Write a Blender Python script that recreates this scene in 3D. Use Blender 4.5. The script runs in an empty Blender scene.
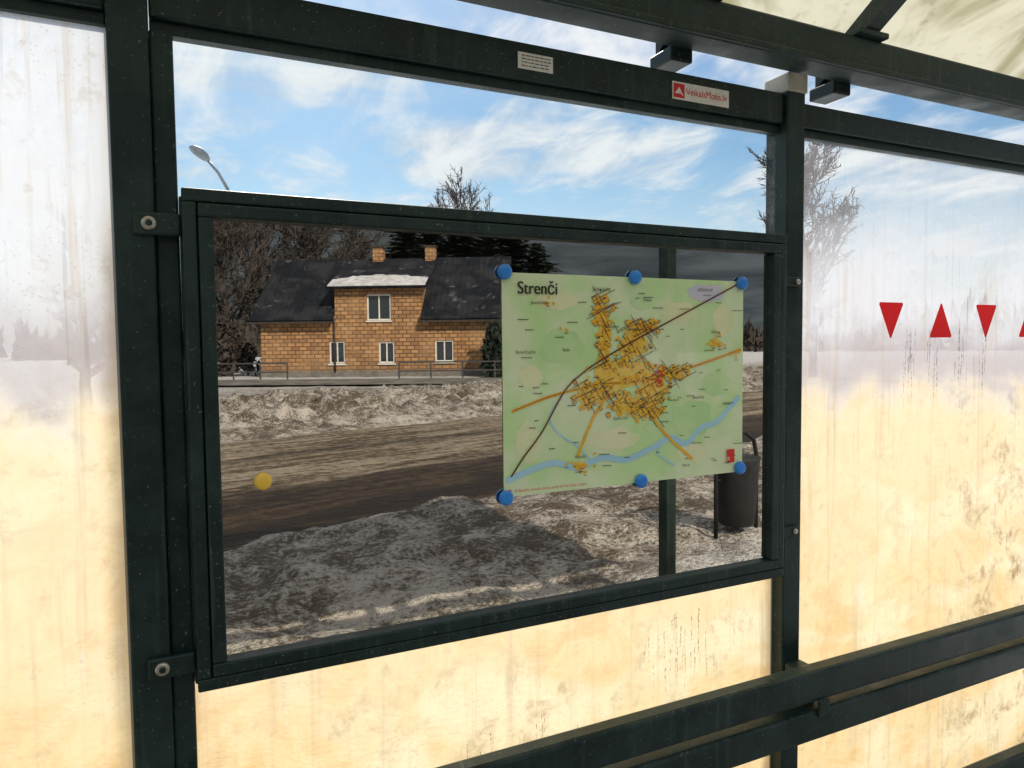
import bpy, bmesh, math, random
import numpy as np
from mathutils import Vector, Matrix
random.seed(7)
S=bpy.context.scene
COL=bpy.context.collection

# ------------------------------------------------------------------ helpers
def newmat(name):
    m=bpy.data.materials.new(name); m.use_nodes=True
    nt=m.node_tree; nt.nodes.clear()
    out=nt.nodes.new("ShaderNodeOutputMaterial")
    return m,nt,out
class NB:
    def __init__(s,nt): s.nt=nt
    def n(s,t,**k):
        a=s.nt.nodes.new(t)
        for q,v in k.items(): setattr(a,q,v)
        return a
    def l(s,a,b): s.nt.links.new(a,b)
    def put(s,sock,v):
        if isinstance(v,bpy.types.NodeSocket): s.l(v,sock)
        elif v is not None: sock.default_value=v
    def math(s,op,a,b=None,c=None,clamp=False):
        m=s.n("ShaderNodeMath",operation=op); m.use_clamp=clamp
        s.put(m.inputs[0],a)
        if b is not None: s.put(m.inputs[1],b)
        if c is not None: s.put(m.inputs[2],c)
        return m.outputs[0]
    def mr(s,v,a,b,c=0.,d=1.,smooth=True):
        m=s.n("ShaderNodeMapRange"); m.interpolation_type='SMOOTHSTEP' if smooth else 'LINEAR'
        s.put(m.inputs[0],v)
        for i,x in enumerate((a,b,c,d)): m.inputs[i+1].default_value=x
        return m.outputs[0]
    def noise(s,vec,scale,detail=4,rough=.55,dist=0.,out=0):
        m=s.n("ShaderNodeTexNoise"); 
        if vec is not None: s.l(vec,m.inputs["Vector"])
        m.inputs["Scale"].default_value=scale; m.inputs["Detail"].default_value=detail
        m.inputs["Roughness"].default_value=rough; m.inputs["Distortion"].default_value=dist
        return m.outputs[out]
    def mix(s,f,a,b,mode='MIX'):
        m=s.n("ShaderNodeMix",data_type='RGBA',blend_type=mode)
        s.put(m.inputs[0],f); s.put(m.inputs[6],a); s.put(m.inputs[7],b)
        return m.outputs[2]
    def mapping(s,vec,scale=(1,1,1),rot=(0,0,0),loc=(0,0,0)):
        m=s.n("ShaderNodeMapping"); s.l(vec,m.inputs[0])
        m.inputs["Scale"].default_value=scale; m.inputs["Rotation"].default_value=rot; m.inputs["Location"].default_value=loc
        return m.outputs[0]
    def pos(s): return s.n("ShaderNodeNewGeometry").outputs["Position"]
    def obj(s): return s.n("ShaderNodeTexCoord").outputs["Object"]
    def xyz(s,v):
        m=s.n("ShaderNodeSeparateXYZ"); s.l(v,m.inputs[0]); return m.outputs
    def bump(s,h,strength=.3,dist=.02):
        m=s.n("ShaderNodeBump"); s.l(h,m.inputs["Height"]); m.inputs["Strength"].default_value=strength; m.inputs["Distance"].default_value=dist
        return m.outputs[0]
    def pbr(s,col,rough=.6,normal=None,metal=0.,spec=.5,coat=0.):
        p=s.n("ShaderNodeBsdfPrincipled")
        s.put(p.inputs["Base Color"],col); s.put(p.inputs["Roughness"],rough)
        p.inputs["Metallic"].default_value=metal; p.inputs["Specular IOR Level"].default_value=spec
        p.inputs["Coat Weight"].default_value=coat
        if normal is not None: s.l(normal,p.inputs["Normal"])
        return p.outputs[0]
def C(r,g,b): return (r,g,b,1.)
def simple(name,c1,c2=None,scale=20,rough=.6,bump=.1,spec=.5,coat=0.,metal=0.):
    m,nt,o=newmat(name); b=NB(nt); p=b.obj()
    c2=c2 or tuple(x*.7 for x in c1)
    f=b.mr(b.noise(p,scale,2,.6),.3,.7)
    col=b.mix(f,C(*c1),C(*c2))
    nrm=b.bump(b.noise(p,scale*4,1),bump,.004) if bump else None
    b.l(b.pbr(col,rough,nrm,metal,spec,coat),o.inputs[0]); return m

def mesh_obj(name,verts,faces,mat=None,parent=None,smooth=False):
    me=bpy.data.meshes.new(name); me.from_pydata([tuple(v) for v in verts],[],faces); me.update()
    if smooth: me.polygons.foreach_set("use_smooth",[True]*len(me.polygons))
    ob=bpy.data.objects.new(name,me); COL.objects.link(ob)
    if mat: me.materials.append(mat)
    if parent: ob.parent=parent
    return ob
def empty(name,loc=(0,0,0),rz=0):
    e=bpy.data.objects.new(name,None); COL.objects.link(e); e.location=loc; e.rotation_euler=(0,0,rz); e.empty_display_size=.2
    return e
def box(name,x0,x1,y0,y1,z0,z1,mat,parent=None,bev=.003):
    bm=bmesh.new(); bmesh.ops.create_cube(bm,size=1)
    for v in bm.verts:
        v.co=Vector(((x0+x1)/2+v.co.x*(x1-x0),(y0+y1)/2+v.co.y*(y1-y0),(z0+z1)/2+v.co.z*(z1-z0)))
    if bev: bmesh.ops.bevel(bm,geom=bm.edges[:],offset=bev,segments=2,affect='EDGES',profile=.5)
    me=bpy.data.meshes.new(name); bm.to_mesh(me); bm.free()
    ob=bpy.data.objects.new(name,me); COL.objects.link(ob); me.materials.append(mat)
    if parent: ob.parent=parent
    return ob
def tubes(segs):
    V=[];F=[]
    for p0,p1,r0,r1,n in segs:
        d=(p1-p0)
        if d.length<1e-6: continue
        d.normalize(); a=d.orthogonal().normalized(); c=d.cross(a)
        i=len(V)
        for p,r in ((p0,r0),(p1,r1)):
            for k in range(n):
                t=2*math.pi*k/n; V.append(p+a*math.cos(t)*r+c*math.sin(t)*r)
        for k in range(n):
            F.append((i+k,i+(k+1)%n,i+n+(k+1)%n,i+n+k))
    return V,F
def path_tube(name,pts,r,mat,parent=None,n=12):
    V,F=[],[]
    for k,p in enumerate(pts):
        p=Vector(p)
        d=(Vector(pts[min(k+1,len(pts)-1)])-Vector(pts[max(k-1,0)])).normalized()
        a=d.orthogonal().normalized() if k==0 else (a-d*a.dot(d)).normalized()
        c=d.cross(a); rr=r[k] if isinstance(r,(list,tuple)) else r
        for j in range(n):
            t=2*math.pi*j/n; V.append(p+a*math.cos(t)*rr+c*math.sin(t)*rr)
    for k in range(len(pts)-1):
        for j in range(n):
            F.append((k*n+j,k*n+(j+1)%n,(k+1)*n+(j+1)%n,(k+1)*n+j))
    F.append(tuple(range(n))[::-1]); F.append(tuple((len(pts)-1)*n+j for j in range(n)))
    return mesh_obj(name,V,F,mat,parent,True)

rng=np.random.RandomState(3); LAT=rng.rand(256,256)
def vnoise(x,y):
    xi=np.floor(x).astype(int); yi=np.floor(y).astype(int); fx=x-xi; fy=y-yi
    fx=fx*fx*(3-2*fx); fy=fy*fy*(3-2*fy)
    g=lambda a,b: LAT[a%256,b%256]
    return (g(xi,yi)*(1-fx)+g(xi+1,yi)*fx)*(1-fy)+(g(xi,yi+1)*(1-fx)+g(xi+1,yi+1)*fx)*fy
def fbm(x,y,o=5,g=.5):
    s=0;a=1;t=0
    for k in range(o):
        s=s+a*vnoise(x*2**k+17*k,y*2**k+31*k); t+=a; a*=g
    return s/t
def sstep(a,b,x):
    t=np.clip((x-a)/(b-a),0,1); return t*t*(3-2*t)

# ------------------------------------------------------------------ camera
f_px,yaw,pitch,roll=705.4,math.radians(25.28),math.radians(-3.01),math.radians(-.597)
F=Vector((math.sin(yaw)*math.cos(pitch),math.cos(yaw)*math.cos(pitch),math.sin(pitch)))
Rt=Vector((math.cos(yaw),-math.sin(yaw),0)); U=Rt.cross(F)
r_=Rt*math.cos(roll)+U*math.sin(roll); u_=U*math.cos(roll)-Rt*math.sin(roll)
cd=bpy.data.cameras.new("camera"); cam=bpy.data.objects.new("camera",cd); COL.objects.link(cam)
M=Matrix((r_,u_,-F)).transposed().to_4x4(); M.translation=Vector((0,-1.3,1.55)); cam.matrix_world=M
cd.sensor_width=36; cd.lens=f_px/1024*36; cd.clip_start=.05; cd.clip_end=6000
S.camera=cam
S.view_settings.view_transform='Standard'; S.view_settings.look='None'; S.view_settings.exposure=0

# ------------------------------------------------------------------ light
EL=math.radians(38); AZ=math.radians(9)
SV=Vector((math.sin(AZ)*math.cos(EL),math.cos(AZ)*math.cos(EL),math.sin(EL)))
sd=bpy.data.lights.new("sun",'SUN'); sd.energy=4.9; sd.angle=math.radians(.5); sd.color=(1,.93,.80)
so=bpy.data.objects.new("sun",sd); COL.objects.link(so); so.rotation_euler=SV.to_track_quat('Z','Y').to_euler(); so.location=(0,0,20)
w=bpy.data.worlds.new("World"); S.world=w; w.use_nodes=True; nt=w.node_tree; nt.nodes.clear(); b=NB(nt)
wo=b.n("ShaderNodeOutputWorld")
sky=b.n("ShaderNodeTexSky"); sky.sky_type='NISHITA'; sky.sun_disc=False; sky.sun_elevation=EL; sky.sun_rotation=AZ; sky.air_density=1.2; sky.dust_density=.4
d=b.n("ShaderNodeTexCoord").outputs["Generated"]; X,Y,Z=b.xyz(d)
zz=b.math('ADD',b.math('MAXIMUM',Z,0.),.16)
cv=b.n("ShaderNodeCombineXYZ"); b.l(b.math('DIVIDE',X,zz),cv.inputs[0]); b.l(b.math('DIVIDE',Y,zz),cv.inputs[1])
n1=b.noise(cv.outputs[0],1.5,4,.6,.7); n2=b.noise(b.mapping(cv.outputs[0],(1,.5,1),(0,0,.5)),4.2,5,.62,.5)
cl=b.math('ADD',b.math('MULTIPLY',n1,.6),b.math('MULTIPLY',n2,.4))
cm=b.mr(cl,.42,.61)
skyc=b.n("ShaderNodeMix",data_type='RGBA',blend_type='MULTIPLY'); skyc.inputs[0].default_value=1; b.l(sky.outputs[0],skyc.inputs[6]); skyc.inputs[7].default_value=(.070,.088,.100,1)
cloud_fillc=b.mix(b.mr(n2,.3,.65),C(.58,.66,.76),C(.98,.98,.97))
cloud_fillc=b.mix(b.math('MULTIPLY',b.mr(Y,.0,-.5),b.mr(Z,.2,.4)),cloud_fillc,C(2.3,2.3,2.25))  # unseen clouds behind the camera, brightness added to light the map
c1=b.mix(b.math('MULTIPLY',cm,.92),skyc.outputs[2],cloud_fillc)
haze=b.mr(Z,.0,.27,.8,0.)
c1=b.mix(haze,c1,C(.82,.87,.93))
bank=b.math('MULTIPLY',b.mr(Y,.05,-.35),b.mr(Z,.19,.32,1.,0.))
slate=b.mix(b.mr(n1,.3,.7),C(.055,.072,.085),C(.14,.165,.185))
c1=b.mix(bank,c1,slate)
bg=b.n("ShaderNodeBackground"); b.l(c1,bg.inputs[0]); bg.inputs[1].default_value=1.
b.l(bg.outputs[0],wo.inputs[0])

# ------------------------------------------------------------------ materials
def frame_mat():
    m,nt,o=newmat("painted_steel"); b=NB(nt); p=b.pos()
    n=b.noise(p,9,4,.65); n2=b.noise(b.mapping(p,(60,60,3)),1,2,.6)
    col=b.mix(b.mr(n,.35,.7),C(.010,.024,.022),C(.026,.048,.043))
    col=b.mix(b.mr(n2,.56,.76,0,.4),col,C(.07,.10,.08))
    spk=b.mr(b.noise(p,170,1,.6),.69,.75,0,.6); col=b.mix(spk,col,C(.2,.21,.17))
    r=b.mr(n,.3,.7,.32,.55)
    b.l(b.pbr(col,r,None,spec=.28),o.inputs[0]); return m
FR=frame_mat()
def glass_mat(name,xa,xb,za,zb,zlo,zhi,fmin,fmax,white=(.50,.50,.54),zcol=0.,dirt_amt=.4,dx=None,dip=.1):
    m,nt,o=newmat(name); b=NB(nt); p=b.pos(); X,Y,Z=b.xyz(p)
    big=b.noise(b.mapping(p,(1,1,1.7)),2.0,3,.6,.6); mid=b.noise(p,8,5,.68,.5); fine=b.noise(p,45,2,.7)
    bigc=b.math('SUBTRACT',big,.5); midc=b.math('SUBTRACT',mid,.5)
    zz=b.math('ADD',Z,b.math('MULTIPLY',bigc,.32))
    fog=b.mr(zz,zlo,zhi,fmax,fmin)
    dipm=b.math('MULTIPLY',b.mr(zz,1.40,1.54),b.mr(zz,1.58,1.72,1,0))
    fog=b.math('SUBTRACT',fog,b.math('MULTIPLY',dipm,dip))
    fog=b.math('ADD',fog,b.math('MULTIPLY',midc,.3))
    fog=b.math('ADD',fog,b.math('MULTIPLY',b.math('SUBTRACT',fine,.5),.14))
    st=b.noise(b.mapping(p,(55,1,1.6)),1,2,.6); drip=b.math('MULTIPLY',b.mr(st,.60,.70,0,.22),b.mr(big,.42,.58))
    fog=b.math('SUBTRACT',fog,drip)
    ex=b.math('MINIMUM',b.math('SUBTRACT',X,xa),b.math('SUBTRACT',xb,X)); ez=b.math('MINIMUM',b.math('SUBTRACT',Z,za),b.math('SUBTRACT',zb,Z))
    ed=b.math('MINIMUM',ex,ez); ed=b.math('ADD',ed,b.math('MULTIPLY',midc,.05))
    edge=b.math('MULTIPLY',b.mr(ed,.0,.04,.65,0.),b.mr(Z,1.66,1.82,1.,.12))
    vo=b.n("ShaderNodeTexVoronoi"); b.l(p,vo.inputs["Vector"]); vo.inputs["Scale"].default_value=120
    spots=b.math('MULTIPLY',b.mr(vo.outputs["Distance"],.12,.24,1,0),b.mr(big,.5,.62,.06,.4))
    fog=b.math('ADD',fog,b.math('MULTIPLY',edge,.5),clamp=True)
    zc=b.math('ADD',b.math('SUBTRACT',Z,zcol),b.math('MULTIPLY',bigc,.42))
    zc=b.math('ADD',zc,b.math('MULTIPLY',midc,.16))
    ochre=b.mix(b.mr(mid,.36,.62),C(.58,.38,.16),C(.64,.51,.29))
    ochre=b.mix(b.mr(big,.48,.66,0,.7),ochre,C(.66,.59,.41))
    ochre=b.mix(b.mr(Z,.7,1.35,0,.45),ochre,C(.64,.57,.44))
    col=b.mix(b.mr(zc,1.30,1.50),ochre,C(*white))
    dirt=b.math('MULTIPLY',b.mr(mid,.46,.66),b.mr(fine,.35,.6,.4,1.)); dirt=b.math('MULTIPLY',dirt,b.mr(Z,1.0,1.6,1.,.3))
    if dx: dirt=b.math('MULTIPLY',dirt,b.mr(b.math('ADD',X,b.math('MULTIPLY',bigc,1.2)),dx[0],dx[1],.3,1.))
    else: dirt=b.math('MULTIPLY',dirt,b.mr(big,.47,.60,.25,1.))
    col=b.mix(b.math('MULTIPLY',dirt,dirt_amt),col,C(.27,.17,.075))
    band=b.math('MULTIPLY',b.mr(zc,1.36,1.47),b.mr(zc,1.49,1.66,1,0)); col=b.mix(b.math('MULTIPLY',band,.6),col,C(.29,.235,.235))
    # long dried run streaks
    rs=b.noise(b.mapping(p,(26,1,1.1),loc=(3,0,0)),1,4,.72,.15)
    col=b.mix(b.mr(rs,.50,.70,0,.42),col,C(.36,.27,.16)); 
    gr=b.noise(p,21,3,.75,.3); col=b.mix(b.mr(gr,.56,.70,0,.30),col,C(.33,.26,.18))
    col=b.mix(b.math('MULTIPLY',spots,.75),col,C(.18,.15,.12)); col=b.mix(edge,col,C(.17,.13,.08))
    tr=b.n("ShaderNodeBsdfTransparent"); tr.inputs[0].default_value=(.91,.95,.95,1)
    tl=b.n("ShaderNodeBsdfTranslucent"); b.l(col,tl.inputs[0])
    mx=b.n("ShaderNodeMixShader"); b.l(fog,mx.inputs[0]); b.l(tr.outputs[0],mx.inputs[1]); b.l(tl.outputs[0],mx.inputs[2])
    gl=b.n("ShaderNodeBsdfGlossy"); gl.inputs["Roughness"].default_value=.03
    m2=b.n("ShaderNodeMixShader"); m2.inputs[0].default_value=.03; b.l(mx.outputs[0],m2.inputs[1]); b.l(gl.outputs[0],m2.inputs[2])
    b.l(m2.outputs[0],o.inputs[0]); return m

# ------------------------------------------------------------------ shelter
sh=empty("bus_shelter")
def post(x0,x1,y0,y1,z0,z1,n): return box(n,x0,x1,y0,y1,z0,z1,FR,sh,.004)
PB=1.417
for tag,ox in (("a",0),("b",PB),("c",2*PB),("z",-PB)):
    post(-.085+ox,-.027+ox,-.035,.035,.04,2.197,"post_"+tag)
    if tag=="a":
        post(-.0265+ox,.008+ox,-.022,.022,.04,2.06,"glazing_bar_"+tag)
        post(.0085,.034,-.0305,.012,.99,1.80,"mounting_strip")
pale=simple("pale_gasket",(.62,.6,.5),(.45,.44,.36),30,.7,.2)
box("post_sleeve",PB-.087,PB-.025,-.04,.04,2.152,2.1965,pale,sh,.003)  # sunlight on the post's upper end, painted as a pale casing round it
for k,(a,c) in enumerate(((-PB-.0255,-.0865),(-.0255,PB-.0865),(PB-.0255,2*PB-.0865))):
    box("top_rail_%d"%k,a,c,-.025,.025,2.078,2.15 if k<2 else 2.135,FR,sh,.004)
    box("top_bead_%d"%k,a,c,-.012,.012,2.058,2.0775,FR,sh,.002)
    box("bottom_rail_%d"%k,a,c,-.025,.025,.12,.18,FR,sh,.004)
box("roof_beam",-1.6,3.05,-.095,-.02,2.2025,2.285,FR,sh,.006)
box("roof_beam_lip",-1.6,3.05,-.104,-.0955,2.2025,2.216,FR,sh,.002)
def arch(y):
    t=-y
    return 2.225+.70*math.sin(min(max((t+.05)/1.9,-.2),1.)*math.pi*.75)*.75
for k,x in enumerate((-.92,-.40,1.03,1.535,2.48)):
    V=[];Fc=[];N=24
    for i in range(N+1):
        y=.045-i/N*1.72; z=arch(y)
        for dx,dz in ((-.024,0),(.024,0),(.024,.05),(-.024,.05)):
            V.append((x+dx,y,z-.012+dz-.01))
    for i in range(N):
        for j in range(4):
            a=i*4+j; c=i*4+(j+1)%4; Fc.append((a,c,c+4,a+4))
    Fc.append((0,3,2,1)); Fc.append((N*4,N*4+1,N*4+2,N*4+3))
    mesh_obj("rafter_%d"%k,V,Fc,FR,sh)
    box("rafter_shoe_%d"%k,x-.05,x+.05,-.11,.012,2.286,2.30,FR,sh,.003)
    box("rafter_tip_%d"%k,x-.03,x+.03,-.0195,.06,2.178,2.21,FR,sh,.004)
m,nt,o=newmat("roof_polycarbonate"); b=NB(nt); p=b.pos()
n=b.noise(p,3.2,4,.65,.5); col=b.mix(b.mr(n,.44,.66),C(.60,.58,.46),C(.33,.31,.19))
col=b.mix(b.mr(b.noise(p,14,3,.7),.56,.72,0,.5),col,C(.24,.22,.14))
tl=b.n("ShaderNodeBsdfTranslucent"); b.l(col,tl.inputs[0]); df=b.n("ShaderNodeBsdfDiffuse"); b.l(col,df.inputs[0])
mx=b.n("ShaderNodeMixShader"); mx.inputs[0].default_value=.35; b.l(tl.outputs[0],mx.inputs[1]); b.l(df.outputs[0],mx.inputs[2]); b.l(mx.outputs[0],o.inputs[0])
V=[];Fc=[];N=30
for i in range(N+1):
    y=.0-i/N*1.73; z=arch(y)+.035
    V+= [(-1.6,y,z),(3.05,y,z)]
for i in range(N): Fc.append((2*i,2*i+1,2*i+3,2*i+2))
mesh_obj("roof_sheet",V,Fc,m,sh,True)
box("front_beam",-1.6,3.05,-1.72,-1.66,arch(-1.69)-.1,arch(-1.69)-.02,FR,sh,.006)
for k,x in enumerate((1.98,-1.2)):
    box("front_post_%d"%k,x-.027,x+.027,-1.40,-1.34,.04,arch(-1.37)-.03,FR,sh,.004)
gL=glass_mat("fogged_glass_left",-1.44,-.086,.18,2.06,1.9,2.5,.80,.93,(.52,.53,.56),.07,.6,None,.10)
gM=glass_mat("fogged_glass_mid",-.02,1.33,.18,2.06,1.62,1.82,.0,.92,dirt_amt=.55)
gR=glass_mat("fogged_glass_right",1.392,2.75,.18,2.06,1.60,2.0,.22,.94,dirt_amt=.95,dx=(1.75,2.5),dip=.04)
def pane(n,x0,x1,mat): mesh_obj(n,[(x0,0,.16),(x1,0,.16),(x1,0,2.07),(x0,0,2.07)],[(0,1,2,3)],mat,sh)
pane("glass_left",-1.44,-.086,gL); pane("glass_middle",-.02,1.331,gM); pane("glass_right",1.391,2.748,gR)
bench=empty("lean_rail_bench")
for k,(z0,z1) in enumerate(((.700,.776),(.606,.680),(.28,.352))):
    box("rail_%d"%k,-.03,3.0,-.13,-.088,z0,z1,FR,bench,.008)
for k,x in enumerate((PB-.055,2*PB-.055)):
    box("bracket_%d"%k,x-.025,x+.025,-.0875,-.0355,.62,.76,FR,bench,.004)
    box("bracket_plate_%d"%k,x-.018,x+.018,-.138,-.1305,.665,.705,FR,bench,.003)

# ------------------------------------------------------------------ display case
case=empty("display_case")
x0,x1,z0,z1=.012,1.300,.992,1.806
def ring(n,x0,x1,z0,z1,w,ya,yb,bev=.003):
    box(n+"_top",x0,x1,ya,yb,z1-w,z1,FR,case,bev); box(n+"_bottom",x0,x1,ya,yb,z0,z0+w,FR,case,bev)
    box(n+"_left",x0,x0+w,ya,yb,z0+w+.0005,z1-w-.0005,FR,case,bev); box(n+"_right",x1-w,x1,ya,yb,z0+w+.0005,z1-w-.0005,FR,case,bev)
ring("body",x0,x1,z0,z1,.021,-.068,-.036)
ring("door",x0+.023,x1-.023,z0+.023,z1-.023,.022,-.072,-.05)
m,nt,o=newmat("dark_reflective_cover"); b=NB(nt); p=b.pos()
gl=b.n("ShaderNodeBsdfGlossy"); gl.inputs["Roughness"].default_value=.004
gl.inputs[0].default_value=(.70,.67,.62,1)
df=b.n("ShaderNodeBsdfDiffuse"); df.inputs[0].default_value=(.10,.095,.08,1)
mx=b.n("ShaderNodeMixShader"); b.l(b.mr(b.noise(p,3,4,.7,.5),.45,.75,.02,.12),mx.inputs[0]); b.l(gl.outputs[0],mx.inputs[1]); b.l(df.outputs[0],mx.inputs[2]); b.l(mx.outputs[0],o.inputs[0])
YB=-.055
mesh_obj("cover",[(x0+.03,YB,z0+.03),(x1-.03,YB,z0+.03),(x1-.03,YB,z1-.03),(x0+.03,YB,z1-.03)],[(0,1,2,3)],m,case)
box("back_tray",x0+.002,x1-.002,-.0355,-.031,z0+.002,z1-.002,FR,case,0)
steel=simple("galvanised_bolt",(.6,.58,.5),(.35,.33,.28),60,.35,.1,metal=.7)
def disc(n,x,z,y,r,t,mat,parent,dome=.3):
    V=[];Fc=[];N=24
    prof=[(r,0),(r,t*.6),(r*.88,t*.92),(r*.6,t)]
    for rr,h in prof:
        for k in range(N): a=2*math.pi*k/N; V.append((x+rr*math.cos(a),y-h,z+rr*math.sin(a)))
    for i in range(3):
        for k in range(N): Fc.append((i*N+k,i*N+(k+1)%N,(i+1)*N+(k+1)%N,(i+1)*N+k))
    Fc.append(tuple(3*N+k for k in range(N)))
    return mesh_obj(n,V,Fc,mat,parent,True)
for k,(x,z) in enumerate(((-.035,1.75),(-.039,1.035))):
    box("hinge_plate_%d"%k,x-.022,x0-.001,-.046,-.0362,z-.018,z+.018,FR,case,.004)
    disc("hinge_bolt_%d"%k,x,z,-.046,.011,.005,steel,case); disc("hinge_bolt_core_%d"%k,x,z,-.051,.005,.003,FR,case)
for k,z in enumerate((1.70,1.09)):
    box("clip_%d"%k,x1+.001,1.375,-.046,-.0362,z-.012,z+.012,FR,case,.003); disc("clip_bolt_%d"%k,1.358,z,-.046,.007,.004,steel,case)

# ------------------------------------------------------------------ town map poster
mp=empty("town_map_poster")
def paper(name,c1,c2,scale=8,refl=.06):
    m,nt,o=newmat(name); b=NB(nt); p=b.pos()
    col=b.mix(b.mr(b.noise(p,scale,3,.6,.6),.38,.62),C(*c1),C(*c2))
    df=b.pbr(col,.5,None,spec=.3)
    gl=b.n("ShaderNodeBsdfGlossy"); gl.inputs["Roughness"].default_value=.006
    mx=b.n("ShaderNodeMixShader"); mx.inputs[0].default_value=refl; b.l(df,mx.inputs[1]); b.l(gl.outputs[0],mx.inputs[2]); b.l(mx.outputs[0],o.inputs[0]); return m
PX0,PX1,PZ0,PZ1=.567,1.176,1.256,1.694
PW=PX1-PX0; PH=PZ1-PZ0
def art(a,c):
    """digitised map artwork (sheet scan units) -> sheet metres"""
    t=(a-503)/240; u=t/(t+(1-t)*1.13) if t<1 else 1
    top=272+t*8; bot=495-t*18
    return PX0+PW*u, PZ0+PH*(bot-c)/(bot-top)
def layer(k): return -.0568-.0004*k
Pg=paper("paper_green",(.66,.93,.42),(.86,.97,.62),7); Py=paper("paper_yellow",(.95,.95,.58),(.84,.92,.50),10); Pd=paper("paper_forest",(.56,.87,.38),(.68,.92,.46),10)
Pb=paper("paper_water",(.50,.82,.93),(.45,.75,.9)); Po=paper("paper_orange",(1.0,.48,.02),(1.0,.60,.04),30); Pk=paper("paper_ink",(.03,.025,.02),(.05,.04,.03)); Pr=paper("paper_red",(.85,.03,.02),(.8,.05,.03)); Pbr=paper("paper_brown",(.13,.04,.015),(.18,.06,.03)); Pgr=paper("paper_grey",(.70,.68,.80),(.78,.75,.83))
Po2=paper("paper_amber",(1.0,.70,.12),(.98,.64,.08),30)
mesh_obj("sheet",[(PX0,layer(0),PZ0),(PX1,layer(0),PZ0),(PX1,layer(0),PZ1),(PX0,layer(0),PZ1)],[(0,1,2,3)],Pg,mp)
def blob(n,pts,mat,k):
    V=[(art(*p)[0],layer(k),art(*p)[1]) for p in pts]; return mesh_obj(n,V,[tuple(range(len(V)))],mat,mp)
def line(pts,wd,V,Fc,k):
    P=[art(*p) for p in pts]
    for (ax,az),(bx,bz) in zip(P[:-1],P[1:]):
        L=math.hypot(bx-ax,bz-az) or 1; nx,nz=-(bz-az)/L*wd/2,(bx-ax)/L*wd/2
        ex,ez=(bx-ax)/L*wd*.3,(bz-az)/L*wd*.3
        i=len(V); y=layer(k)-i*1e-7
        V+=[(ax+nx-ex,y,az+nz-ez),(ax-nx-ex,y,az-nz-ez),(bx-nx+ex,y,bz-nz+ez),(bx+nx+ex,y,bz+nz+ez)]; Fc.append((i,i+1,i+2,i+3))
def lines(n,L,wd,mat,k):
    V=[];Fc=[]
    for p in L: line(p,wd,V,Fc,k)
    return mesh_obj(n,V,Fc,mat,mp)
random.seed(11)
def patch(cx,cy,rx,ry,n=18,j=.3):
    return [(cx+rx*math.cos(2*math.pi*k/n)*(1-j*random.random()),cy-ry*math.sin(2*math.pi*k/n)*(1-j*random.random())) for k in range(n)]
def smooth(pts,n=6):
    out=[]
    P=[pts[0]]+list(pts)+[pts[-1]]
    for i in range(1,len(P)-2):
        for k in range(n):
            t=k/n; q=[]
            for c in (0,1):
                a,b_,c_,d_=(P[i-1][c],P[i][c],P[i+1][c],P[i+2][c])
                q.append(.5*(2*b_+(c_-a)*t+(2*a-5*b_+4*c_-d_)*t*t+(3*b_-a-3*c_+d_)*t**3))
            out.append(tuple(q))
    return out+[pts[-1]]
for i,(cx,cy,rx,ry,mt) in enumerate(((560,345,26,20,Pd),(690,420,28,20,Pd),(676,312,20,14,Py),(527,440,14,24,Py),(612,440,30,14,Py),(722,320,12,20,Py),(556,300,24,10,Py),(705,292,22,11,Pgr),(690,455,18,12,Py),(530,375,14,14,Py),(655,425,16,14,Pd),(715,385,16,14,Pd),(640,300,14,10,Pd))):
    blob("field_%d"%i,patch(cx,cy,rx,ry),mt,1 if i<7 else 1.3)
lines("river",[smooth([(507,478),(530,468),(552,462),(575,467),(600,458),(622,461),(645,452),(668,440),(684,446),(700,430),(716,424),(738,400)])],.013,Pb,2)
lines("stream",[smooth([(560,395),(548,415),(556,432),(575,446),(588,460)]),smooth([(665,440),(655,455),(672,468)])],.004,Pb,2.2)
roads=[smooth([(510,474),(522,455),(540,430),(562,390),(580,372),(600,358),(640,335),(690,308),(738,282)]),smooth([(512,409),(545,396),(575,388),(600,383),(630,382),(660,376),(700,364),(740,350)]),smooth([(597,300),(602,340),(608,385),(590,418),(575,455)]),smooth([(655,378),(645,400),(658,430),(690,462)])]
AR=((612,374,36,20),(602,335,9,32),(630,346,18,20),(650,390,18,24),(588,394,18,14),(622,404,18,13),(597,308,7,16),(640,326,16,7),(670,373,16,7),(645,410,14,12))
for i,(cx,cy,rx,ry) in enumerate(AR+((714,343,9,6),(577,465,10,5),(635,370,22,14))):
    blob("built_up_%d"%i,patch(cx,cy,rx*.95,ry*.92,16,.5),Po2,2.5+.06*i)
lines("main_roads",roads[1:],.0062,Po,4)
lines("railway",[roads[0]],.0034,Pbr,6.4); lines("road_casings",[roads[1]],.0012,Pbr,5)
V=[];Fc=[];Vk=[];Fk=[];Vc=[];Fcc=[]
def quad(V,Fc,x,y,wx,wz,ang,k):
    ax,az=art(x,y); c,s=math.cos(ang),math.sin(ang); i=len(V)
    for dx,dz in ((-1,-1),(1,-1),(1,1),(-1,1)):
        a,bb=dx*wx/2,dz*wz/2; V.append((ax+a*c-bb*s,layer(k)-i*5e-8,az+a*s+bb*c))
    Fc.append((i,i+1,i+2,i+3))
for i in range(430):
    cx,cy,rx,ry=random.choice(AR); x=cx+random.uniform(-1,1)*rx; y=cy+random.uniform(-1,1)*ry
    ang=random.choice([.55,.5,-.95,-1.0]); wx,wz=random.uniform(.005,.013),random.uniform(.003,.007)
    if random.random()<.35: quad(Vc,Fcc,x,y,wx+.0018,wz+.0018,ang,5.3)
    quad(V,Fc,x,y,wx,wz,ang,5.6)
    if random.random()<.30: quad(Vk,Fk,x+random.uniform(-3,3),y+random.uniform(-3,3),random.uniform(.003,.009),random.uniform(.0010,.0018),random.choice((ang,0,0)),7)
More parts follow.
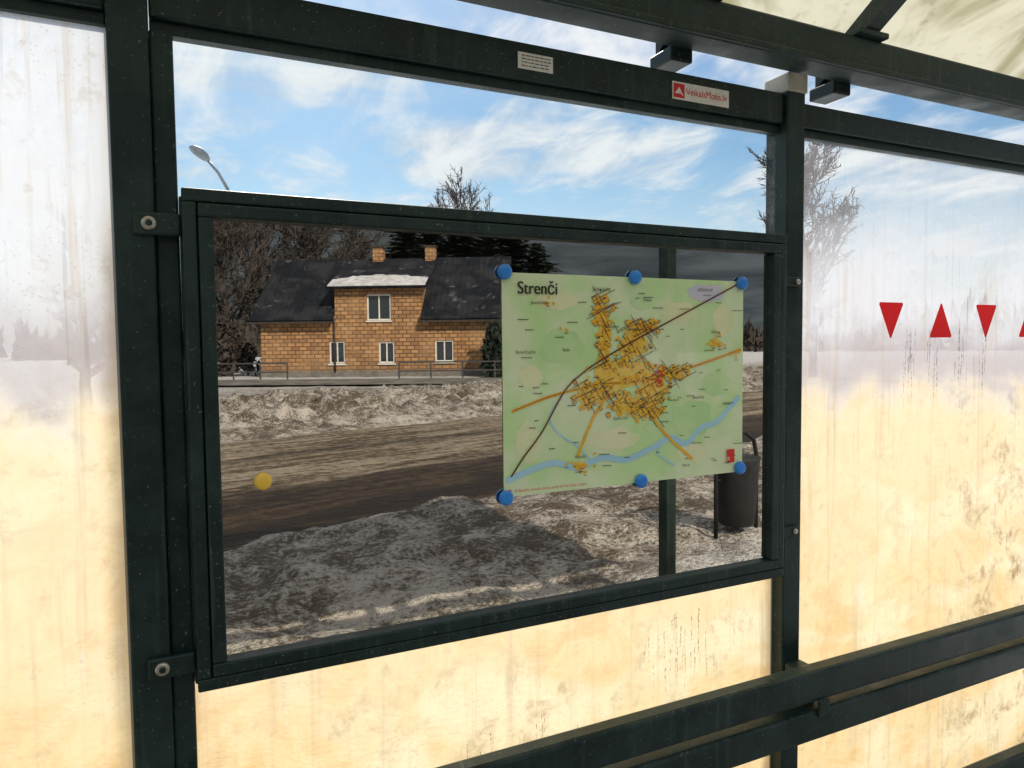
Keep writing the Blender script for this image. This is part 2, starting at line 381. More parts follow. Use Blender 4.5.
for (cx,cy,r,nn) in ((545,303,7,6),(714,343,12,14),(577,465,12,14),(736,352,5,6),(560,330,6,3)):
    for i in range(nn):
        x=random.gauss(cx,r*.5); y=random.gauss(cy,r*.35); quad(V,Fc,x,y,random.uniform(.004,.010),random.uniform(.003,.005),random.choice([.5,-1]),5.6)
        if random.random()<.3: quad(Vk,Fk,x,y+3,random.uniform(.006,.012),.0012,0,7)
for i in range(60):
    x,y=random.uniform(515,735),random.uniform(292,470)
    for j in range(random.randint(2,5)): quad(Vk,Fk,x+j*2.1,y,.0036,.0019,0,7)
mesh_obj("town_blocks",V,Fc,Po,mp); mesh_obj("block_outlines",Vc,Fcc,Pbr,mp); mesh_obj("label_marks",Vk,Fk,Pk,mp)
st=[]
for i in range(80):
    cx,cy,rx,ry=random.choice(AR); x=cx+random.uniform(-1,1)*rx; y=cy+random.uniform(-1,1)*ry
    a=random.choice([.5,-1.0,.45,-1.1]); L=random.uniform(5,15)
    st.append([(x-L*math.cos(a),y+L*math.sin(a)),(x+L*math.cos(a),y-L*math.sin(a))])
lines("streets",st,.0013,Pbr,6)
V=[];Fc=[]
for i in range(22): quad(V,Fc,random.gauss(657,3.5),random.gauss(374,6),.009,.0024,0,8)
quad(V,Fc,730,460,.022,.03,0,8); quad(V,Fc,508,489,.007,.006,0,8)
mesh_obj("red_marks",V,Fc,Pr,mp)
def text(n,s,x,z,y,size,mat,parent,align='LEFT',bold=0.,ang=0):
    c=bpy.data.curves.new(n,'FONT'); c.body=s; c.size=size; c.align_x=align; c.offset=bold; c.extrude=0
    c.materials.append(mat); ob=bpy.data.objects.new(n,c); COL.objects.link(ob); ob.location=(x,y,z); ob.rotation_euler=(math.pi/2,ang,0); ob.parent=parent; return ob
tx,tz=art(517,293)
for j in range(3):
    t_=text("title",  "Strenči",tx+.0007*j,tz,layer(8+.3*j),.0345,Pk,mp,bold=0.); t_.scale=(.88,1,1)
tx,tz=art(513,490); text("caption","© Strenču novada dome, karte shēma. Foto: autors",tx,tz,layer(8),.0078,Pr,mp)
for s,x,y in (("JĀŅĶALNS",590,290),("LIELKALNI",695,290),("Jaunupes",602,327),("Strenčupīte",515,352),("Oliņas",709,333),("Seda",560,350),("Gauja",640,300),("Kalnāji",572,458),("Beverīna",690,400),("Vidzeme",625,330),("Purvs",680,470),("Ezera iela",610,420),("Rīgas iela",655,395),("Jaunklidzis",530,303)):
    tx,tz=art(x,y); text("label",s,tx,tz,layer(8),.0092,Pk,mp)
tx,tz=art(725,465); text("logo_text","dt",tx,tz,layer(9),.014,Pg,mp)
blue=simple("blue_plastic",(.02,.24,.78),(.03,.28,.82),30,.3,0,coat=.3); yel=simple("yellow_plastic",(1.,.66,.08),(.97,.62,.07),30,.35,0,coat=.3)
for i,(a,z_) in enumerate(((505,272),(631,276.5),(740,282),(504,495),(637,483),(739,473))):
    x,z=art(a,z_); o_=disc("pin_magnet" if i==0 else "pin_magnet.%03d"%i,x,z,-.0600,.0148,.009,blue,None)
disc("yellow_magnet",.122,1.329,-.0555,.0145,.010,yel,None)

# stickers
st1=empty("label_sticker"); wht=simple("sticker_white",(.88,.87,.83),(.78,.76,.71),60,.5,.1)
m,nt,o=newmat("sticker_red"); b=NB(nt); tl=b.n("ShaderNodeBsdfTranslucent"); tl.inputs[0].default_value=(.60,.012,.015,1)
mx=b.n("ShaderNodeMixShader"); mx.inputs[0].default_value=.45; b.l(tl.outputs[0],mx.inputs[1]); b.l(b.pbr(C(.8,.02,.02),.45),mx.inputs[2]); b.l(mx.outputs[0],o.inputs[0]); red=m
red2=simple("print_red",(.75,.03,.03),(.65,.02,.03),40,.45,.05)
box("backing",.622,.700,-.0262,-.0252,2.098,2.130,wht,st1,0)
V=[];Fc=[]
for r in range(4):
    x=.630
    while x<.689:
        L=random.uniform(.003,.01); i=len(V); z=2.124-r*.0065
        V+=[(x,-.0266,z-.001),(x+L,-.0266,z-.001),(x+L,-.0266,z+.001),(x,-.0266,z+.001)]; Fc.append((i,i+1,i+2,i+3)); x+=L+.002
mesh_obj("print",V,Fc,simple("print_ink",(.12,.11,.1),None,50,.6,0),st1)
st2=empty("advert_sticker")
box("backing",.998,1.158,-.0262,-.0252,2.091,2.129,wht,st2,0); box("logo_field",1.001,1.031,-.0268,-.0263,2.095,2.125,red2,st2,0)
mesh_obj("logo_swoosh",[(1.004,-.0272,2.103),(1.016,-.0272,2.118),(1.028,-.0272,2.099),(1.019,-.0272,2.104)],[(0,3,2,1)],wht,st2)
t_=text("sticker_text","VeikalsMobs.lv",1.035,2.104,-.0268,.0215,red2,st2,bold=0.); t_.scale=(.92,1,1)

for i,(x,up) in enumerate(((1.753,0),(1.964,1),(2.171,0),(2.385,1))):
    z=1.612; h=.048; wd=.05; s=1 if up else -1
    r=.004
    V=[(x-wd+r,-.0025,z-s*h),(x+wd-r,-.0025,z-s*h),(x+wd-.002,-.0025,z-s*(h-.006)),(x+r*.7,-.0025,z+s*h),(x-r*.7,-.0025,z+s*h),(x-wd+.002,-.0025,z-s*(h-.006))]
    mesh_obj("triangle_decal" if i==0 else "triangle_decal.%03d"%i,V,[tuple(range(6))],red)
m,nt,o=newmat("grimy_water"); b=NB(nt); p=b.pos()
tr=b.n("ShaderNodeBsdfTransparent"); df=b.n("ShaderNodeBsdfDiffuse"); df.inputs[0].default_value=(.20,.12,.09,1)
mx=b.n("ShaderNodeMixShader"); b.l(b.mr(b.noise(p,120,1,.7),.35,.65,.05,.6),mx.inputs[0]); b.l(tr.outputs[0],mx.inputs[1]); b.l(df.outputs[0],mx.inputs[2]); b.l(mx.outputs[0],o.inputs[0])
V=[];Fc=[]
def drip(x,z,L,wd):
    n=6; i=len(V)
    for k in range(n+1):
        t=k/n; ww=wd*(1-.6*t)*random.uniform(.4,1.2); xx=x+random.uniform(-.0015,.0015); V.extend([(xx-ww,-.0015,z-L*t),(xx+ww,-.0015,z-L*t)])
    for k in range(n): Fc.append((i+2*k,i+2*k+1,i+2*k+3,i+2*k+2))
for cx in (1.83,1.95,2.06,2.16):
    for i in range(12): drip(random.gauss(cx,.018),random.uniform(1.48,1.61),random.uniform(.04,.15),random.uniform(.001,.0028))
for i in range(34): drip(random.gauss(1.06,.06),random.uniform(.80,.93),random.uniform(.02,.09),random.uniform(.0008,.0022))
for i in range(12): drip(random.gauss(.62,.10),random.uniform(.70,.80),random.uniform(.02,.06),random.uniform(.0008,.0018))
for i in range(18): drip(random.gauss(2.25,.12),random.uniform(.85,1.3),random.uniform(.03,.12),random.uniform(.0008,.0022))
mesh_obj("water_drips",V,Fc,m)

# ------------------------------------------------------------------ ground
def axis(fine0,fine1,step,lo,hi,g=1.09):
    a=list(np.arange(fine0,fine1,step)); s=step; x=a[-1]
    while x<hi: s*=g; x+=s; a.append(x)
    s=step; x=a[0]; pre=[]
    while x>lo: s*=g; x-=s; pre.append(x)
    return np.array(pre[::-1]+a)
xs=axis(-3,17,.11,-1800,1800); ys=axis(-24,2,.1,-1800,1800)
GX,GY=np.meshgrid(xs,ys,indexing='ij')
def gheight(X,Y):
    q=-(Y+.31*X); dist=np.hypot(X,Y)
    n=fbm(X*.9,Y*.9,6,.55)-.5; nf=fbm(X*3.1+9,Y*3.1,5,.6)-.5
    base=.07*n+.07*nf
    fore=.10+.16*n+.22*nf
    wob=(fbm(X*.7+40,Y*.7,4)-.5)*1.1+(fbm(X*3+4,Y*3,3)-.5)*.5
    road=sstep(4.35,4.9,q+wob*.7)*(1-sstep(11.0,12.2,q+wob))
    bankm=sstep(11.4,14.0,q+wob)*(1-sstep(17,23,q))
    lump=np.abs(fbm(X*.55,Y*.55,5,.55)-.5)*2
    bank=.06+.80*lump+1.2*np.maximum(nf,0)+.35*n
    z=np.where(q>0,fore,base+.1)
    far=sstep(14,24,q); z=z*(1-far)+far*(base+.02)
    z=z+bankm*bank*.58
    z=z*(1-road)+road*(-.03)
    slab=(1-sstep(.1,.5,np.maximum(np.maximum(-1.75-X,X-3.2),np.maximum(Y-.3,-1.9-Y))))
    z=z*(1-slab)+slab*(-.02)
    hr=sstep(40,90,dist); z=z*(1-hr)
    return z
GZ=gheight(GX,GY)
nx,ny=GX.shape
V=np.stack([GX.ravel(),GY.ravel(),GZ.ravel()],1)
idx=np.arange(nx*ny).reshape(nx,ny)
Fq=np.stack([idx[:-1,:-1].ravel(),idx[1:,:-1].ravel(),idx[1:,1:].ravel(),idx[:-1,1:].ravel()],1)
m,nt,o=newmat("snow_ground"); b=NB(nt); p=b.pos(); X,Y,Z=b.xyz(p)
n1=b.noise(p,.6,3,.65,.4); n2=b.noise(p,3.6,5,.72,.3); n3=b.noise(p,30,2,.7)
dirt=b.math('ADD',b.math('MULTIPLY',n1,.25),b.math('ADD',b.math('MULTIPLY',n2,.45),b.math('MULTIPLY',n3,.30)))
q=b.math('MULTIPLY',b.math('ADD',Y,b.math('MULTIPLY',X,.31)),-1.)
near=b.math('MULTIPLY',b.mr(q,.5,2.),b.mr(q,20,36,1,.45))
cd_=b.mix(b.mr(dirt,.42,.56),C(.52,.47,.41),C(.10,.075,.05))
cl_=b.mix(b.mr(dirt,.45,.7),C(.82,.83,.85),C(.66,.66,.66))
col=b.mix(near,cl_,cd_)
col=b.mix(b.math('MULTIPLY',b.mr(Z,.40,.75,0,.45),near),col,C(.62,.61,.59))
hh=b.math('ADD',n2,b.math('MULTIPLY',n3,.4))
b.l(b.pbr(col,.75,b.bump(hh,1.,.10),spec=.3),o.inputs[0])
mesh_obj("ground",V.tolist(),Fq.tolist(),m,None,True)
m,nt,o=newmat("wet_asphalt_slush"); b=NB(nt); p=b.pos(); X,Y,Z=b.xyz(p)
q=b.math('MULTIPLY',b.math('ADD',Y,b.math('MULTIPLY',X,.31)),-1.); t=b.math('SUBTRACT',X,b.math('MULTIPLY',Y,.31))
cc=b.n("ShaderNodeCombineXYZ"); b.l(b.math('MULTIPLY',t,.16),cc.inputs[0]); b.l(q,cc.inputs[1])
s1=b.noise(cc.outputs[0],1.5,4,.65,.4); s2=b.noise(cc.outputs[0],6,4,.7,.3); n3=b.noise(p,7,5,.75)
qq=b.math('ADD',q,b.math('MULTIPLY',b.math('SUBTRACT',s1,.5),1.8))
wet=b.math('MULTIPLY',b.mr(qq,4.2,4.7),b.mr(qq,6.4,7.2,1,0))
rut=b.math('MULTIPLY',b.mr(qq,8.7,9.0),b.mr(qq,9.2,9.6,1,0)); wet=b.math('MAXIMUM',wet,b.math('MULTIPLY',rut,.6))
core=b.math('MULTIPLY',b.mr(qq,4.6,4.9),b.mr(qq,5.2,5.7,1,0))
sl=b.math('ADD',b.math('MULTIPLY',s1,.25),b.math('ADD',b.math('MULTIPLY',s2,.35),b.math('MULTIPLY',n3,.40)))
cs=b.mix(b.mr(sl,.43,.57),C(.085,.055,.03),C(.36,.295,.215))
cw=b.mix(b.mr(sl,.44,.62),C(.016,.009,.004),C(.10,.062,.03))
cw=b.mix(b.math('MULTIPLY',core,.75),cw,C(.010,.006,.003))
col=b.mix(wet,cs,cw)
b.l(b.pbr(col,b.mr(wet,0,1,.75,.55),b.bump(b.math('ADD',s2,n3),1.,.08),spec=.18),o.inputs[0])
def strip(name,q0,q1,z,mat,slope=.31,L=300):
    c=1/math.sqrt(1+slope*slope); dx,dy=c,-slope*c; nx_,ny_=-slope*c,-c
    V=[]
    for qq in (q0,q1):
        for s in (-L,L): V.append((dx*s+nx_*qq*c,dy*s+ny_*qq*c,z))
    return mesh_obj(name,V,[(0,1,3,2)],mat)
strip("road",4.0,12.9,.0,m)
asph=simple("old_asphalt",(.07,.065,.055),(.2,.18,.15),1.2,.8,.3)
AX,AY,BX,BY=4.08,-39.3,15.57,-33.2
hd=Vector((BX-AX,BY-AY,0)).normalized(); hn=Vector((-hd.y,hd.x,0))
A=Vector((AX,AY,0))
V=[A+hd*s+hn*o_+Vector((0,0,.10)) for o_ in (4.2,9.5) for s in (-120,120)]
mesh_obj("side_road",V,[(0,1,3,2)],asph)
conc=simple("concrete_slab",(.38,.36,.33),(.22,.2,.18),3,.85,.3)
box("pavement",-1.75,3.2,-1.9,.3,-.06,.04,conc,None,.01)

# ------------------------------------------------------------------ house
ang=math.atan2(hd.y,hd.x)
house=empty("brick_house",(AX,AY,.0),ang)
m,nt,o=newmat("yellow_brick"); b=NB(nt); p=b.obj(); X,Y,Z=b.xyz(p)
cc=b.n("ShaderNodeCombineXYZ"); b.l(b.math('ADD',X,Y),cc.inputs[0]); b.l(Z,cc.inputs[1])
br=b.n("ShaderNodeTexBrick"); b.l(cc.outputs[0],br.inputs["Vector"]); br.inputs["Scale"].default_value=1; br.inputs["Brick Width"].default_value=.42; br.inputs["Row Height"].default_value=.21
br.inputs["Mortar Size"].default_value=.028; br.inputs["Bias"].default_value=-.1; br.inputs["Color1"].default_value=C(.48,.25,.10); br.inputs["Color2"].default_value=C(.25,.12,.05); br.inputs["Mortar"].default_value=C(.10,.06,.035)
col=b.mix(b.mr(b.noise(p,.7,3,.6),.4,.7,0,.35),br.outputs[0],C(.50,.31,.16))
col=b.mix(b.mr(b.noise(p,3,3,.7),.5,.7,0,.4),col,C(.14,.08,.045))
col=b.mix(b.mr(Z,.3,1.2,.4,0.),col,C(.16,.11,.07))
b.l(b.pbr(col,.85,b.bump(br.outputs[1],-.4,.02)),o.inputs[0]); BR=m
m,nt,o=newmat("dark_roof"); b=NB(nt); p=b.obj(); X,Y,Z=b.xyz(p)
wv=b.math('SINE',b.math('MULTIPLY',X,20.)); n=b.noise(p,.8,3,.65,.4)
col=b.mix(b.mr(n,.4,.65),C(.010,.012,.016),C(.027,.028,.032)); 
col=b.mix(b.mr(b.noise(p,1.3,4,.7,.5),.60,.68,0,.25),col,C(.3,.3,.31))
b.l(b.pbr(col,.85,b.bump(wv,.3,.03),spec=.10),o.inputs[0]); RF=m
SN=simple("roof_snow",(.58,.57,.57),(.36,.355,.36),2.5,.8,.4); WH=simple("window_white",(.75,.73,.68),(.6,.58,.52),5,.5,.05)
m,nt,o=newmat("window_glass"); b=NB(nt); b.l(b.pbr(C(.02,.025,.03),.06,None,spec=.6),o.inputs[0]); WG=m
DK=simple("dark_trim",(.05,.035,.025),(.03,.02,.015),5,.7,.1)
W_,D_,HE,HR=13.0,8.2,3.35,6.75
wins=[(3.75,4.6,.75,1.95),(6.45,7.3,.75,1.9),(9.5,10.5,.8,1.95)]
up=(5.85,7.15,3.05,4.45)
D0,D1,DH=4.1,8.8,4.75
def wall_with_holes(name,polys,holes,mat,parent,y,th):
    bm=bmesh.new(); vd={}
    def v(x,yy,z):
        k=(round(x,4),round(yy,4),round(z,4))
        if k not in vd: vd[k]=bm.verts.new((x,yy,z))
        return vd[k]
    for (a,b_,c,d_) in polys:
        xc=sorted({a,b_}|{h[i] for h in holes for i in (0,1) if a<h[i]<b_}|{h for h in (D0,D1) if a<h<b_}); zc=sorted({c,d_}|{h[i] for h in holes for i in (2,3) if c<h[i]<d_})
        for i in range(len(xc)-1):
            for j in range(len(zc)-1):
                mx_,mz_=(xc[i]+xc[i+1])/2,(zc[j]+zc[j+1])/2
                if any(h[0]<mx_<h[1] and h[2]<mz_<h[3] for h in holes): continue
                bm.faces.new((v(xc[i],y,zc[j]),v(xc[i],y,zc[j+1]),v(xc[i+1],y,zc[j+1]),v(xc[i+1],y,zc[j])))
    for h in holes:
        a,b_,c,d_=h; q=[(a,c),(b_,c),(b_,d_),(a,d_)]
        for i in range(4):
            (xa,za),(xb,zb)=q[i],q[(i+1)%4]
            bm.faces.new([bm.verts.new(t) for t in ((xa,y,za),(xb,y,zb),(xb,y-th,zb),(xa,y-th,za))])
    me=bpy.data.meshes.new(name); bm.to_mesh(me); bm.free(); ob=bpy.data.objects.new(name,me); COL.objects.link(ob); me.materials.append(mat); ob.parent=parent
holes=wins+[up]
wall_with_holes("front_wall",[(0,W_,0,HE),(D0,D1,HE,DH)],holes,BR,house,0,.18)
gable=[(0,0),(-D_,0),(-D_,HE),(-D_/2,HR-.12),(0,HE)]
for n,x in (("gable_left",0),("gable_right",W_)):
    mesh_obj(n,[(x,y,z) for y,z in gable],[tuple(range(5))],BR,house)
mesh_obj("back_wall",[(0,-D_,0),(W_,-D_,0),(W_,-D_,HE),(0,-D_,HE)],[(0,1,2,3)],BR,house)
box("plinth",-.05,W_+.05,-D_,.06,-.3,.35,simple("plinth_concrete",(.2,.18,.16),None,3,.9,.2),house,.02)
def slab(n,pa,pb,pc,pd,t,mat,parent):
    P=[Vector(q) for q in (pa,pb,pc,pd)]; nn=(P[1]-P[0]).cross(P[2]-P[0]).normalized()
    if nn.z<0: nn=-nn
    V=P+[q+nn*t for q in P]
    return mesh_obj(n,V,[(3,2,1,0),(4,5,6,7),(0,1,5,4),(1,2,6,5),(2,3,7,6),(3,0,4,7)],mat,parent)
ov=.45; sl_=(HR-HE)/(D_/2)
slab("roof_front_left",(-ov,ov,HE-ov*sl_),(D0-.02,ov,HE-ov*sl_),(D0-.02,-D_/2,HR),(-ov,-D_/2,HR),.14,RF,house)
slab("roof_front_right",(D1+.02,ov,HE-ov*sl_),(W_+ov,ov,HE-ov*sl_),(W_+ov,-D_/2,HR),(D1+.02,-D_/2,HR),.14,RF,house)
slab("roof_back",(-ov,-D_-ov,HE-ov*sl_),(W_+ov,-D_-ov,HE-ov*sl_),(W_+ov,-D_/2,HR),(-ov,-D_/2,HR),.14,RF,house)
slab("dormer_roof",(D0-.3,.45,DH-.02),(D1+.35,.45,DH-.02),(D1+.35,-D_/2,HR-.1),(D0-.3,-D_/2,HR-.1),.12,RF,house)
V=[];Fc=[];N=26
for i in range(N+1):
    x=D0-.25+(D1-D0+.55)*i/N; e=-1.35+.25*random.random()+.012*(i-N/2)**2*.3
    s2=(HR-.1-DH+.02)/(-D_/2-.45)
    za=DH-.02+.13; V+=[(x,.43,za+.0),(x,.40,za+.07),(x,e,za+.05+(e-.45)*s2)]
for i in range(N):
    a=i*3; Fc+=[(a,a+3,a+4,a+1),(a+1,a+4,a+5,a+2)]
mesh_obj("dormer_snow",V,Fc,SN,house,True)
for x in (D0,D1):
    mesh_obj("dormer_cheek",[(x,0,HE),(x,0,DH),(x,-1.9,DH+.8),(x,-1.7,HE+1.4)],[(0,1,2,3)],BR,house)
box("fascia_left",-ov,D0-.03,ov-.02,ov+.03,HE-ov*sl_-.08,HE-ov*sl_+.1,DK,house,.005)
box("fascia_right",D1+.03,W_+ov,ov-.02,ov+.03,HE-ov*sl_-.08,HE-ov*sl_+.1,DK,house,.005)
for k,x in enumerate((D0-.02,W_-.05)):
    path_tube("downpipe_%d"%k,[(x,.1,.3),(x,.1,HE-.2)],.05,DK,house,8)
for k,x in enumerate((5.6,8.7)):
    box("chimney_%d"%k,x-.3,x+.3,-D_/2-.3,-D_/2+.3,HR-.5,HR+.7,BR,house,.01); box("chimney_cap_%d"%k,x-.36,x+.36,-D_/2-.36,-D_/2+.36,HR+.701,HR+.80,DK,house,.01)
def window(k,a,b_,c,d_,n=2):
    y=-.12
    mesh_obj("window_glass_%d"%k,[(a,y,c),(b_,y,c),(b_,y,d_),(a,y,d_)],[(0,3,2,1)],WG,house)
    t=.08
    box("win_%d_l"%k,a,a+t,y+.002,y+.07,c,d_,WH,house,.005); box("win_%d_r"%k,b_-t,b_,y+.002,y+.07,c,d_,WH,house,.005)
    box("win_%d_t"%k,a+t,b_-t,y+.002,y+.07,d_-t,d_,WH,house,.005); box("win_%d_b"%k,a+t,b_-t,y+.002,y+.07,c,c+t,WH,house,.005)
    for i in range(1,n): 
        x=a+(b_-a)*i/n; box("win_%d_m%d"%(k,i),x-.035,x+.035,y+.002,y+.07,c+t,d_-t,WH,house,.005)
    box("sill_%d"%k,a-.06,b_+.06,.002,.08,c-.09,c-.02,WH,house,.005)
for k,wq in enumerate(holes): window(k,*wq)

# ------------------------------------------------------------------ trees
bark=simple("bark",(.040,.033,.028),(.07,.058,.05),4,.9,0); bark2=simple("bark_brown",(.10,.065,.05),(.07,.045,.035),4,.9,0)
def bare_tree(name,base,h,spread,seed,mat,r0=.18,n1=26,n2=9,n3=7,tw=.012):
    R=random.Random(seed); segs=[]
    def jit(d,a): return (d+Vector((R.gauss(0,a),R.gauss(0,a),R.gauss(0,a)))).normalized()
    base=Vector(base); p=base.copy(); d=Vector((0,0,1)); N=12; pts=[]
    for i in range(N):
        r=r0*(1-i/N)**.8+.015; rn=r0*(1-(i+1)/N)**.8+.015
        q=p+d*h*.92/N; segs.append((p.copy(),q.copy(),r,rn,8)); pts.append((p.copy(),r)); p=q; d=jit(d+Vector((0,0,.3)),.07)
    pts.append((p.copy(),.015))
    def br(p,d,L,r,lev):
        n=5 if lev==1 else 3 if lev==2 else 2
        P=[p.copy()]
        for i in range(n):
            d=jit(d+Vector((0,0,.10 if lev<3 else .05)),.16); q=p+d*L/n
            ra=r*(1-i/n)+tw*.5; rb=r*(1-(i+1)/n)+tw*.5
            segs.append((p,q,ra,rb,5 if lev==1 else 3)); p=q; P.append(p)
        if lev<3:
            k=n2 if lev==1 else n3
            for j in range(k):
                t=.2+.8*(j+R.random())/k; i=min(int(t*n),n-1); pp=P[i].lerp(P[i+1],t*n-i)
                dd=jit(d,.55); br(pp,dd,L*(.5 if lev==1 else .45)*R.uniform(.6,1.1)*(1.15-.5*t),max(r*.45,tw),lev+1)
    for j in range(n1):
        t=.22+.78*j/n1; f=t*N; i=min(int(f),N-1); pp=pts[i][0].lerp(pts[i+1][0],f-i)
        a=j*2.4+R.random(); e=R.uniform(.25,.8)+t*.6
        dd=Vector((math.cos(a)*math.cos(e),math.sin(a)*math.cos(e),math.sin(e)))
        prof=math.sin(min(1,(t-.1)/.9)*math.pi*.85)**.6 if t<.99 else .3
        br(pp,dd,spread*max(.25,prof)*R.uniform(.75,1.1),max(.02,pts[i][1]*.45),1)
    V,Fc=tubes(segs); return mesh_obj(name,V,Fc,mat)
def virt(az,dist,z=0):   # standing on the road side, at the bearing it has as reflected in the case cover
    a=math.radians(az); return (dist*math.sin(a),1.19-dist*math.cos(a),z)
def direct(az,dist,z=0):
    a=math.radians(az); return (dist*math.sin(a),-1.3+dist*math.cos(a),z)
bare_tree("bare_tree",direct(48.4,34),9.7,3.0,5,bark2,.17,38,14,9,.014)
bare_tree("bare_tree.001",direct(21.6,42),10.6,3.4,8,bark2,.2,34,11,8,.013)
bare_tree("bare_tree.002",direct(-5.9,22),4.2,1.6,9,bark,.14,24,12,8,.03)
bare_tree("bare_tree.003",virt(9.3,50),11.4,5.2,21,bark,.30,34,13,9,.024)
bare_tree("bare_tree.004",virt(3.2,47),12.2,4.8,22,bark,.30,32,13,9,.024)
bare_tree("bare_tree.005",virt(13.0,58),11.0,4.6,23,bark,.25,26,10,8,.026)
bare_tree("bare_tree.006",virt(6.2,56),12.8,5.0,29,bark,.28,32,12,9,.026)
needle=simple("spruce_needles",(.010,.018,.012),(.025,.038,.022),1.5,.9,0)
def spruce(name,base,h,r,seed):
    R=random.Random(seed); V=[];Fc=[]; bx,by,bz=base
    V0,F0=tubes([(Vector(base),Vector((bx,by,bz+h)),.16,.02,7)]); V+=V0; Fc+=F0
    nl=int(h*6)
    for i in range(nl):
        t=(i+.5)/nl; z=bz+h*(.1+.9*t); rr=r*(1-t)**.5*R.uniform(.65,1.15)+.15
        for j in range(14):
            a=R.random()*6.283; L=rr*R.uniform(.6,1.2); droop=-.15*L+.2
            ca,sa=math.cos(a),math.sin(a)
            for s in range(5):
                f0=s/5; w_=.15+.36*L*(1-f0)*R.uniform(.5,1)
                f1=f0+.34; i0=len(V); zz=z+droop*f0+R.uniform(-.1,.1)
                V+=[(bx+ca*L*f0-sa*w_,by+sa*L*f0+ca*w_,zz-.12*R.random()),(bx+ca*L*f0+sa*w_,by+sa*L*f0-ca*w_,zz-.12*R.random()),(bx+ca*L*f1,by+sa*L*f1,z+droop*f1-.18*R.random())]
                Fc.append((i0,i0+1,i0+2))
    return mesh_obj(name,V,Fc,needle)
for i,(az,ds,h,r) in enumerate(((16.9,50,11.0,3.4),(18.8,53,11.2,3.2),(21.2,50,10.7,3.8),(23.2,52,11.0,3.6),(25.2,50,10.2,3.4),(27.4,49,8.6,2.8))):
    spruce("spruce_tree" if i==0 else "spruce_tree.%03d"%i,virt(az,ds),h,r,40+i)
def shrub(name,c,rx,ry,h,seed,mat,n=1500,s=.12):
    R=random.Random(seed); V=[];Fc=[]
    for i in range(n):
        a=R.random()*6.283; e=R.random()**.7; z=h*e; k=(1-(e)**2.4)**.5*(.75+.25*math.sin(a*3+e*7))*R.uniform(.6,1)
        q=Vector((c[0]+rx*k*math.cos(a),c[1]+ry*k*math.sin(a),c[2]+z)); i0=len(V)
        for _ in range(3): V.append(q+Vector((R.gauss(0,s),R.gauss(0,s),R.gauss(0,s*1.3))))
        Fc.append((i0,i0+1,i0+2))
    return mesh_obj(name,V,Fc,mat)
shrub("thuja_shrub",virt(24.0,36.2),.75,.75,2.6,3,needle,1600,.13)
twig=simple("dry_twigs",(.035,.028,.022),(.07,.055,.045),3,.9,0)
shrub("hedge",virt(2.6,44),2.6,1.2,3.2,4,twig,3000,.14)
shrub("hedge.001",virt(29.5,47),5.5,1.2,2.6,5,twig,3500,.16)
def treeline(name,fn,mat,seed,az0,az1,n,hmin,hmax):
    R=random.Random(seed); V=[];Fc=[]
    for i in range(n):
        az=R.uniform(az0,az1); d=R.uniform(150,190); x,y,_=fn(az,d); h=R.uniform(hmin,hmax)*(.75+.35*math.sin(az*.35)); w_=R.uniform(1.5,3.2)
        for k in range(7):
            i0=len(V); z=h*k/7; ww=w_*(1-k/8)*R.uniform(.6,1.2); a=R.random()*3.14; ca,sa=math.cos(a)*ww,math.sin(a)*ww
            V+=[(x-ca,y-sa,z-.5),(x+ca,y+sa,z-.5),(x+R.gauss(0,.6),y,z+h*.3)]; Fc.append((i0,i0+1,i0+2))
    return mesh_obj(name,V,Fc,mat)
treeline("distant_forest",direct,twig,1,-35,75,700,6,10)
treeline("distant_forest.001",virt,twig,2,-25,75,700,5,9)

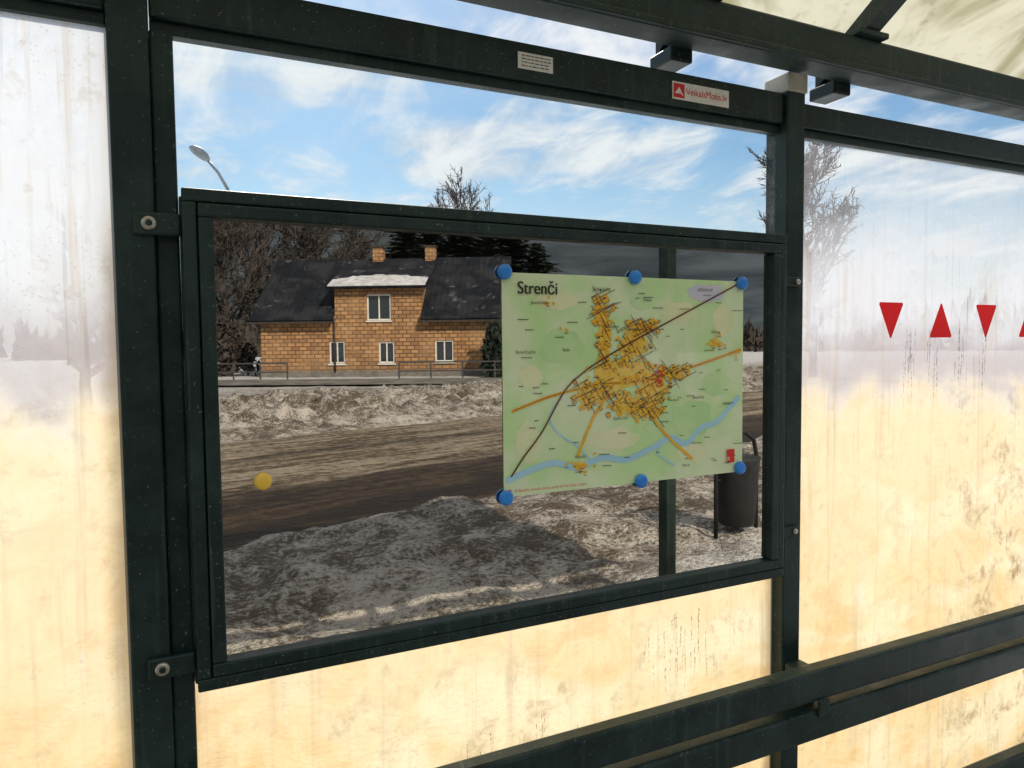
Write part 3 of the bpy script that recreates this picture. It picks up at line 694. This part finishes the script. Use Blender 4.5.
def railing(name,p0,p1,h,n,mat):
    e=empty(name); P0,P1=Vector(p0),Vector(p1)
    segs=[]
    for i in range(n+1):
        q=P0.lerp(P1,i/n); segs.append((q-Vector((0,0,.2)),q+Vector((0,0,h)),.04,.04,8))
    for hh in (h,h*.5): segs.append((P0+Vector((0,0,hh)),P1+Vector((0,0,hh)),.035,.035,8))
    V,Fc=tubes(segs); mesh_obj("bars",V,Fc,mat,e); return e
rm=simple("railing_paint",(.04,.04,.04),(.07,.065,.06),6,.5,0)
railing("railing",A+hd*8.2+hn*3.2,A+hd*14.5+hn*3.2,.85,4,rm)
railing("railing.001",A+hd*(-1.5)+hn*3.2,A+hd*2.6+hn*3.2,.85,3,rm)

# ------------------------------------------------------------------ street lamp
lamp=empty("street_lamp"); galv=simple("galvanised_steel",(.35,.37,.38),(.25,.27,.28),3,.45,.05,metal=.4)
hp=Vector(direct(1.75,21)); pp=Vector(direct(4.0,21)); hz=1.55+21*math.tan(math.radians(14.0))
path_tube("pole",[pp,pp+Vector((0,0,hz-1.3)),pp.lerp(hp,.12)+Vector((0,0,hz-.85)),pp.lerp(hp,.4)+Vector((0,0,hz-.42)),pp.lerp(hp,.7)+Vector((0,0,hz-.12))],[.075,.055,.045,.04,.035],galv,lamp)
bm=bmesh.new(); bmesh.ops.create_uvsphere(bm,u_segments=16,v_segments=10,radius=1)
for v in bm.verts: v.co=Vector((v.co.x*.30,v.co.y*.17,v.co.z*(.17 if v.co.z>0 else .09)))
me=bpy.data.meshes.new("lamp_head"); bm.to_mesh(me); bm.free(); lh=bpy.data.objects.new("lamp_head",me); COL.objects.link(lh); me.materials.append(galv); lh.parent=lamp
me.polygons.foreach_set("use_smooth",[True]*len(me.polygons))
lh.location=pp.lerp(hp,.95)+Vector((0,0,hz+.03)); lh.rotation_euler=(0,.6,0)

# ------------------------------------------------------------------ litter bin
bn=empty("litter_bin"); bx,by,_=virt(43.0,5.6); bz=.08
dark=simple("bin_metal",(.012,.014,.014),(.025,.025,.025),8,.6,.1,spec=.25)
path_tube("hoop",[(bx-.2,by,bz),(bx-.2,by,bz+.62),(bx-.17,by,bz+.74),(bx-.08,by,bz+.8),(bx+.08,by,bz+.8),(bx+.17,by,bz+.74),(bx+.2,by,bz+.62),(bx+.2,by,bz)],.016,dark,bn)
path_tube("bucket",[(bx,by,bz+.1),(bx,by,bz+.12),(bx,by,bz+.6),(bx,by,bz+.62)],[.12,.135,.17,.175],dark,bn,20)
path_tube("pivot",[(bx-.2,by,bz+.45),(bx+.2,by,bz+.45)],.01,dark,bn)
